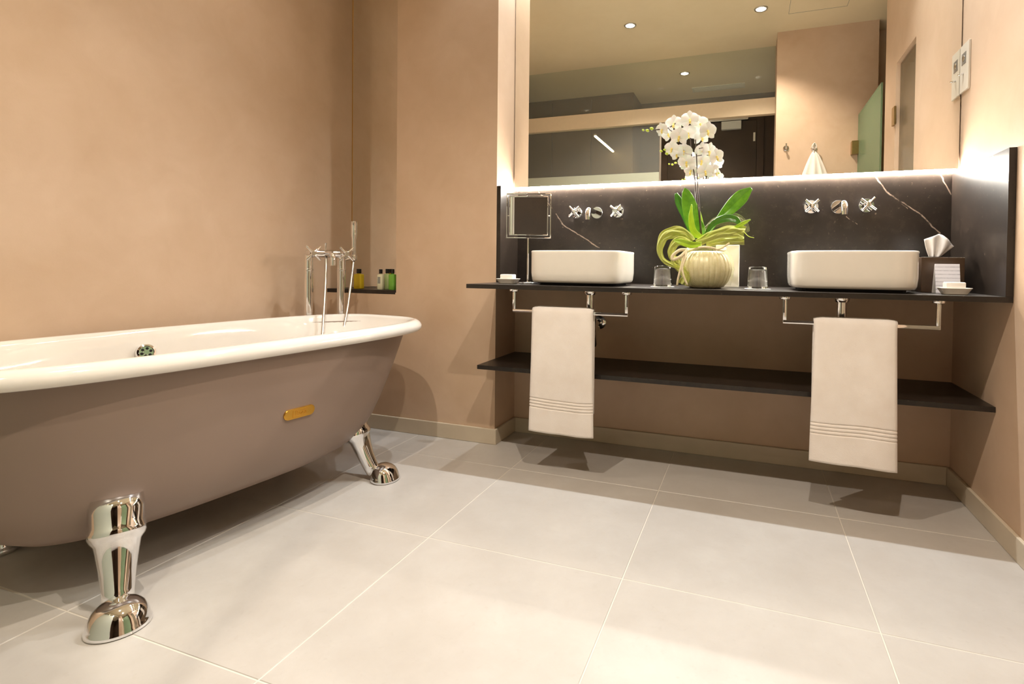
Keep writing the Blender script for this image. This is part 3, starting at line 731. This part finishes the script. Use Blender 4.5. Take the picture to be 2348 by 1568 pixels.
part('flower_stem', tube(B(), spline(S1, 8), .0021, 10), 'stem', orc); part('flower_stem', tube(B(), spline(S2, 8), .0021, 10), 'stem', orc)
part('support_stick', tube(B(), [zz(560, 1090, .01), zz(548, 640, .012)], .0016, 8), 'stem', orc)
for a, b, c in (((560, 225, 0), (580, 215, -.01), (630, 205, -.02)), ((566, 360, -.01), (600, 355, -.02), (650, 345, -.02)), ((520, 410, .01), (480, 400, -.01), (400, 370, -.02)), ((562, 420, -.01), (620, 410, -.02), (700, 420, -.03)), ((565, 560, -.01), (600, 545, -.02), (640, 540, -.03)), ((330, 190, -.04), (345, 210, -.045), (370, 220, -.05))):
    part('flower_stalk', tube(B(), spline([zz(*a), zz(*b), zz(*c)], 4), .0014, 8), 'stem', orc)
def petal_mesh(L, W, cup, name):
    bm = B(); rows = []
    for i in range(8):
        t_ = i/7; wd = W*(math.sin(math.pi*min(1, t_*.86+.10))**.7) if i < 7 else W*.12
        rows.append([bm.verts.new((q*wd, L*t_, cup*(math.sin(t_*2.2)*.5)-abs(q)**2*wd*.18)) for q in (-1, -.6, -.2, .2, .6, 1)])
    for a, b in zip(rows[:-1], rows[1:]):
        for k in range(5): bm.faces.new((a[k], a[k+1], b[k+1], b[k]))
    me = bpy.data.meshes.new(name); bm.to_mesh(me); bm.free(); me.materials.append(M['petal']); me.shade_smooth(); return me
PM_W = petal_mesh(.033, .022, .006, 'petal'); PM_N = petal_mesh(.034, .0125, .005, 'petal')
bm = B(); lathe(bm, [(0, -.004), (.003, -.003), (.0042, .002), (.003, .008), (0, .010)], seg=12)
tube(bm, spline([(0, -.001, .004), (0, -.007, .010), (0, -.013, .009), (0, -.017, .013)], 4), [.003]*3+[.0042]*6+[.002]*4, 10)
lip_me = bpy.data.meshes.new('flower'); bmesh.ops.recalc_face_normals(bm, faces=bm.faces); bm.to_mesh(lip_me); bm.free(); lip_me.materials.append(M['lip']); lip_me.shade_smooth()
def flower(x, y, d, yaw, pitch, roll, s=1.0):
    p = zz(x, y, d); o = bpy.data.objects.new('flower', lip_me); col.objects.link(o); o.parent = orc
    view = (Vector(CAM)-p).normalized()
    q = view.to_track_quat('Z', 'Y').to_matrix().to_4x4() @ Matrix.Rotation(math.radians(yaw), 4, 'Y') @ Matrix.Rotation(math.radians(pitch), 4, 'X') @ Matrix.Rotation(math.radians(roll), 4, 'Z')
    o.matrix_local = Matrix.Translation(p-orc.location) @ q @ Matrix.Scale(s, 4)
    for a, me, dz in ((0, PM_N, 0), (128, PM_N, 0), (-128, PM_N, 0), (68, PM_W, .0016), (-68, PM_W, .0016)):
        c = bpy.data.objects.new('petal', me); col.objects.link(c); c.parent = o
        c.matrix_local = Matrix.Translation((0, 0, dz)) @ Matrix.Rotation(math.radians(a), 4, 'Z') @ Matrix.Translation((0, .002, 0))
for f in [(505, 125, -.03, 5, -18, 0), (590, 160, 0, 20, -15, 10), (650, 215, -.03, 25, 0, -8), (375, 160, -.03, -15, -15, 5), (280, 205, -.05, -35, 10, 12, .8), (418, 262, -.055, -8, 5, -5), (490, 235, -.02, 0, 10, 15),
          (600, 260, .0, 30, 15, 5), (358, 360, -.05, -20, 5, 0, .85), (400, 400, -.03, -25, 20, 10, .85), (455, 380, -.02, -10, 25, -10), (610, 380, .0, 25, 10, 10), (660, 385, -.02, 40, 5, -12), (722, 425, -.03, 35, 5, 8, .9), (480, 470, -.0, -20, 20, 10),
          (515, 540, .02, -30, 15, 0, .9), (632, 545, -.045, 5, 5, 5, .9), (600, 460, .02, 15, 20, -15), (690, 540, -.02, 35, 10, 10, .8), (330, 240, -.03, -20, 10, 30, .8), (720, 560, -.02, 50, 10, 0, .55)]:
    flower(*f)
for x, y, d, L in ((125, 208, -.055, .8), (160, 212, -.055, 1.1), (195, 196, -.055, 1.2), (272, 380, -.05, .9), (318, 402, -.05, 1.0), (300, 368, -.05, .8), (742, 560, -.03, .6)):
    p = zz(x, y, d); part('flower_bud', lathe(B(), [(0, -.006*L), (.0035*L, -.004*L), (.0048*L, 0), (.004*L, .004*L), (0, .008*L)], p, (-.8, -.2, .3), 14), 'bud', orc)

# ------------------------------------------------------------------ right wall plate
r = thing('socket_plate', 'pale electric socket plate on the right wall next to the mirror', 'socket', (XR, .385, 1.575))
part('plate', box(B(), XR-.008, XR-.0003, .345, .427, 1.49, 1.665, .0015), 'plate', r, False)
s_ = part('socket', box(B(), XR-.0095, XR-.0075, .368, .408, 1.59, 1.632, .001), 'grey', r, False)
part('pin_hole', lathe(B(), [(0, .0003), (.012, .0003), (.011, .002), (0, .002)], (XR-.0095, .388, 1.611), (-1, 0, 0), 20), 'brushed', s_)
part('toggle', tube(B(), [(XR-.008, .39, 1.555), (XR-.026, .39, 1.552)], [.004, .003], 10), 'chrome', r)

# ------------------------------------------------------------------ the room seen in the mirror
struct('trim_1', box(B(), XW, 1.085, -2.06, -2.0, 2.13, 2.265), 'beam', 'cream beam over the glazed opening')
g0 = vat(1278, 405, y=-2.03)
r = thing('glass_screen', 'clear glass screen with a frosted lower band under the cream beam', 'glass screen', (-.5, -2.03, 0))
part('frosted_pane', box(B(), XW+.001, .125, -2.034, -2.026, .001, 1.692), 'frost', r, False)
part('clear_pane', box(B(), XW+.001, .125, -2.034, -2.026, 1.693, 2.129), 'clear', r, False)
part('edge_profile', box(B(), .126, .142, -2.04, -2.02, .001, 2.129, .002), 'aluminium', r, False)
part('clear_pane', box(B(), XW+.001, 1.084, -2.034, -2.026, 2.266, CEIL-.001), 'clear', r, False)
# dark room behind
struct('wall_rear', box(B(), -.29, 1.9, -3.40, -3.28, 0, 3.0), 'darkwood')
struct('wall_rear_side', box(B(), 1.79, 1.9, -3.28, -2.06, 0, 3.0), 'darkwood')
struct('ceiling_lower', box(B(), -1.67, 1.9, -3.28, -2.80, CEIL, CEIL+.1), 'ceiling')
r = thing('wardrobe', 'tall olive brown wardrobe panelling behind the glass screen', 'wardrobe', (-.9, -3.0, 0))
part('carcass', box(B(), -1.665, -.29, -3.28, -2.84, .001, CEIL-.002), 'darkwood2', r, False)
for k in range(3):
    x = -1.66+k*.457; part('door', box(B(), x, x+.45, -2.84, -2.822, .05, 2.66, .002), 'darkwood2', r, False)
ledp, ledq = vat(1406, 348, y=-2.79), None
ledq = vat(1340, 293, x=ledp.x)
r = thing('led_light', 'slanting warm LED light line seen through the glass screen', 'light', (ledp.x, ledp.y, ledp.z))
part('profile', box(B(), ledp.x-.012, ledp.x+.012, ledp.y, -2.07, ledp.z+.006, ledp.z+.02), 'aluminium', r, False)
part('diffuser', box(B(), ledp.x-.009, ledp.x+.009, ledp.y, -2.07, ledp.z-.004, ledp.z+.006), 'ledline', r, False)
struct('wall_bedroom', box(B(), -1.77, -1.67, -3.40, -2.06, 0, 3.0), 'darkwood2')
struct('wall_bedroom_return', box(B(), -1.67, XW-.14, -2.06, -1.96, 0, CEIL), 'darkwood2')
# entrance door with closer
D = lambda px, py: vat(px, py, y=-3.27)
dl, dr, dt = D(1532, 320).x, D(1735, 320).x, D(1640, 284).z
r = struct('door_1', box(B(), dl, dr, -3.28, -3.245, .005, dt, .002), simple('dark door veneer', srgb(58, 44, 30), .4, vary=.15, scale=5), 'dark brown entrance door')
a, b = D(1655, 283), D(1700, 298); part('door_closer', box(B(), a.x, b.x, -3.245, -3.19, b.z, a.z, .004), 'wax', r, False)
a, b = D(1622, 281), D(1716, 271); part('closer_rail', box(B(), a.x, b.x, -3.28, -3.22, dt+.012, dt+.045, .002), 'aluminium', r, False)
a, b = D(1727, 325), D(1732, 305); part('hinge', box(B(), a.x, b.x, -3.245, -3.235, a.z, b.z), 'aluminium', r, False)
struct('trim_2', box(B(), dr+.002, dr+.07, -3.28, -3.25, 0, dt+.07), 'darkwood')
struct('trim_3', box(B(), dl-.07, dl-.002, -3.28, -3.25, 0, dt+.07), 'darkwood')
# ceiling grille and hatch
a, b = vat(1590, 212, z=CEIL), vat(1708, 192, z=CEIL)
r = thing('air_grille', 'slim pale air grille in the ceiling near the dark door', 'vent', ((a.x+b.x)/2, -2.95, CEIL))
x0, x1, y0, y1 = a.x, b.x, -3.02, -2.88
bm = B()
for q in ((x0, x1, y0, y0+.012), (x0, x1, y1-.012, y1), (x0, x0+.012, y0+.012, y1-.012), (x1-.012, x1, y0+.012, y1-.012)): box(bm, *q, CEIL-.008, CEIL-.0005)
part('frame', bm, 'wax', r, False)
for k in range(6): part('slat', box(B(), x0+.013, x1-.013, y0+.02+k*.018, y0+.03+k*.018, CEIL-.006, CEIL-.002), 'wax', r, False)
a, b = vat(1808, 32, z=CEIL), vat(1945, 8, z=CEIL)
hb_ = B(); g = .0025
for q in ((a.x, b.x, a.y, a.y+g), (a.x, a.x+g, a.y, a.y+.4), (b.x-g, b.x, a.y, a.y+.4), (a.x, b.x, a.y+.4, a.y+.4+g)): box(hb_, *q, CEIL-.0012, CEIL-.0002)
struct('trim_4', hb_, 'print', 'thin joint of a ceiling hatch')
# hooks and robe on the partition
YP = -1.757
def hook(px, py, label):
    p = vat(px, py, y=YP)
    r = thing('robe_hook', label, 'hook', (p.x, YP, p.z), 'robe hooks'); p = Vector((p.x, YP, p.z))
    part('rosette', lathe(B(), [(0, .0005), (.022, .0005), (.022, .006), (.018, .009), (0, .009)], p, (0, 1, 0), 24), 'chrome', r, 'auto')
    part('peg', tube(B(), spline([p+Vector((0, .006, 0)), p+Vector((0, .03, -.004)), p+Vector((0, .042, .012)), p+Vector((0, .046, .03))], 5), .006, 12), 'chrome', r)
    return p
hook(1802, 340, 'bare chrome robe hook on the wall seen in the mirror'); hp_ = hook(1866, 340, 'chrome robe hook holding a white towel')
r = thing('hanging_towel', 'white towel gathered on a robe hook seen in the mirror', 'towel', (hp_.x, YP+.04, hp_.z-.6))
bm = B(); rings = []
for i in range(26):
    s = i/25; z = hp_.z-.026-.60*s; rw = .012+.085*min(1, s*2.6)**.8; rd = .010+.024*min(1, s*3)
    rings.append([Vector((hp_.x+.004+math.cos(q)*rw*(1+.10*math.sin(q*6+s)), YP+.006+rd+math.sin(q)*rd*(1+.28*math.sin(q*8+1)*min(1, s*4)), z)) for q in [2*math.pi*m/64 for m in range(64)]])
loft(bm, rings); part('cloth', bm, 'towel', r)
part('hanging_loop', tube(B(), spline([hp_+Vector((-.01, .04, -.01)), hp_+Vector((-.014, .042, .012)), hp_+Vector((0, .044, .03)), hp_+Vector((.014, .042, .012)), hp_+Vector((.012, .04, -.01))], 6), .004, 10), 'towel', r)
# glass doors in the right-hand openings
r = thing('glass_door', 'clear glass shower door with brass hinge beside the right wall', 'glass door', (XR+.05, -.4, 0), 'glass doors of the wet rooms')
part('pane', box(B(), XR+.02, XR+.03, -.555, -.192, .01, 1.955), 'smoky', r, False)
hz = vat(2057, 262, x=XR).z
part('hinge', box(B(), XR-.012, XR-.001, -.585, -.53, hz-.05, hz+.05, .002), 'brass', r, False)
r = thing('glass_door', 'green tinted frosted glass door hinged on the partition wall', 'glass door', (XR+.05, -1.4, 0), 'glass doors of the wet rooms')
part('pane', box(B(), XR+.016, XR+.026, -1.745, -1.0, .01, 2.0), 'greenglass', r, False)
hz = vat(1975, 340, y=YP).z
part('hinge', box(B(), XR-.03, XR+.04, -1.756, -1.70, hz-.05, hz+.05, .002), 'brass', r, False)
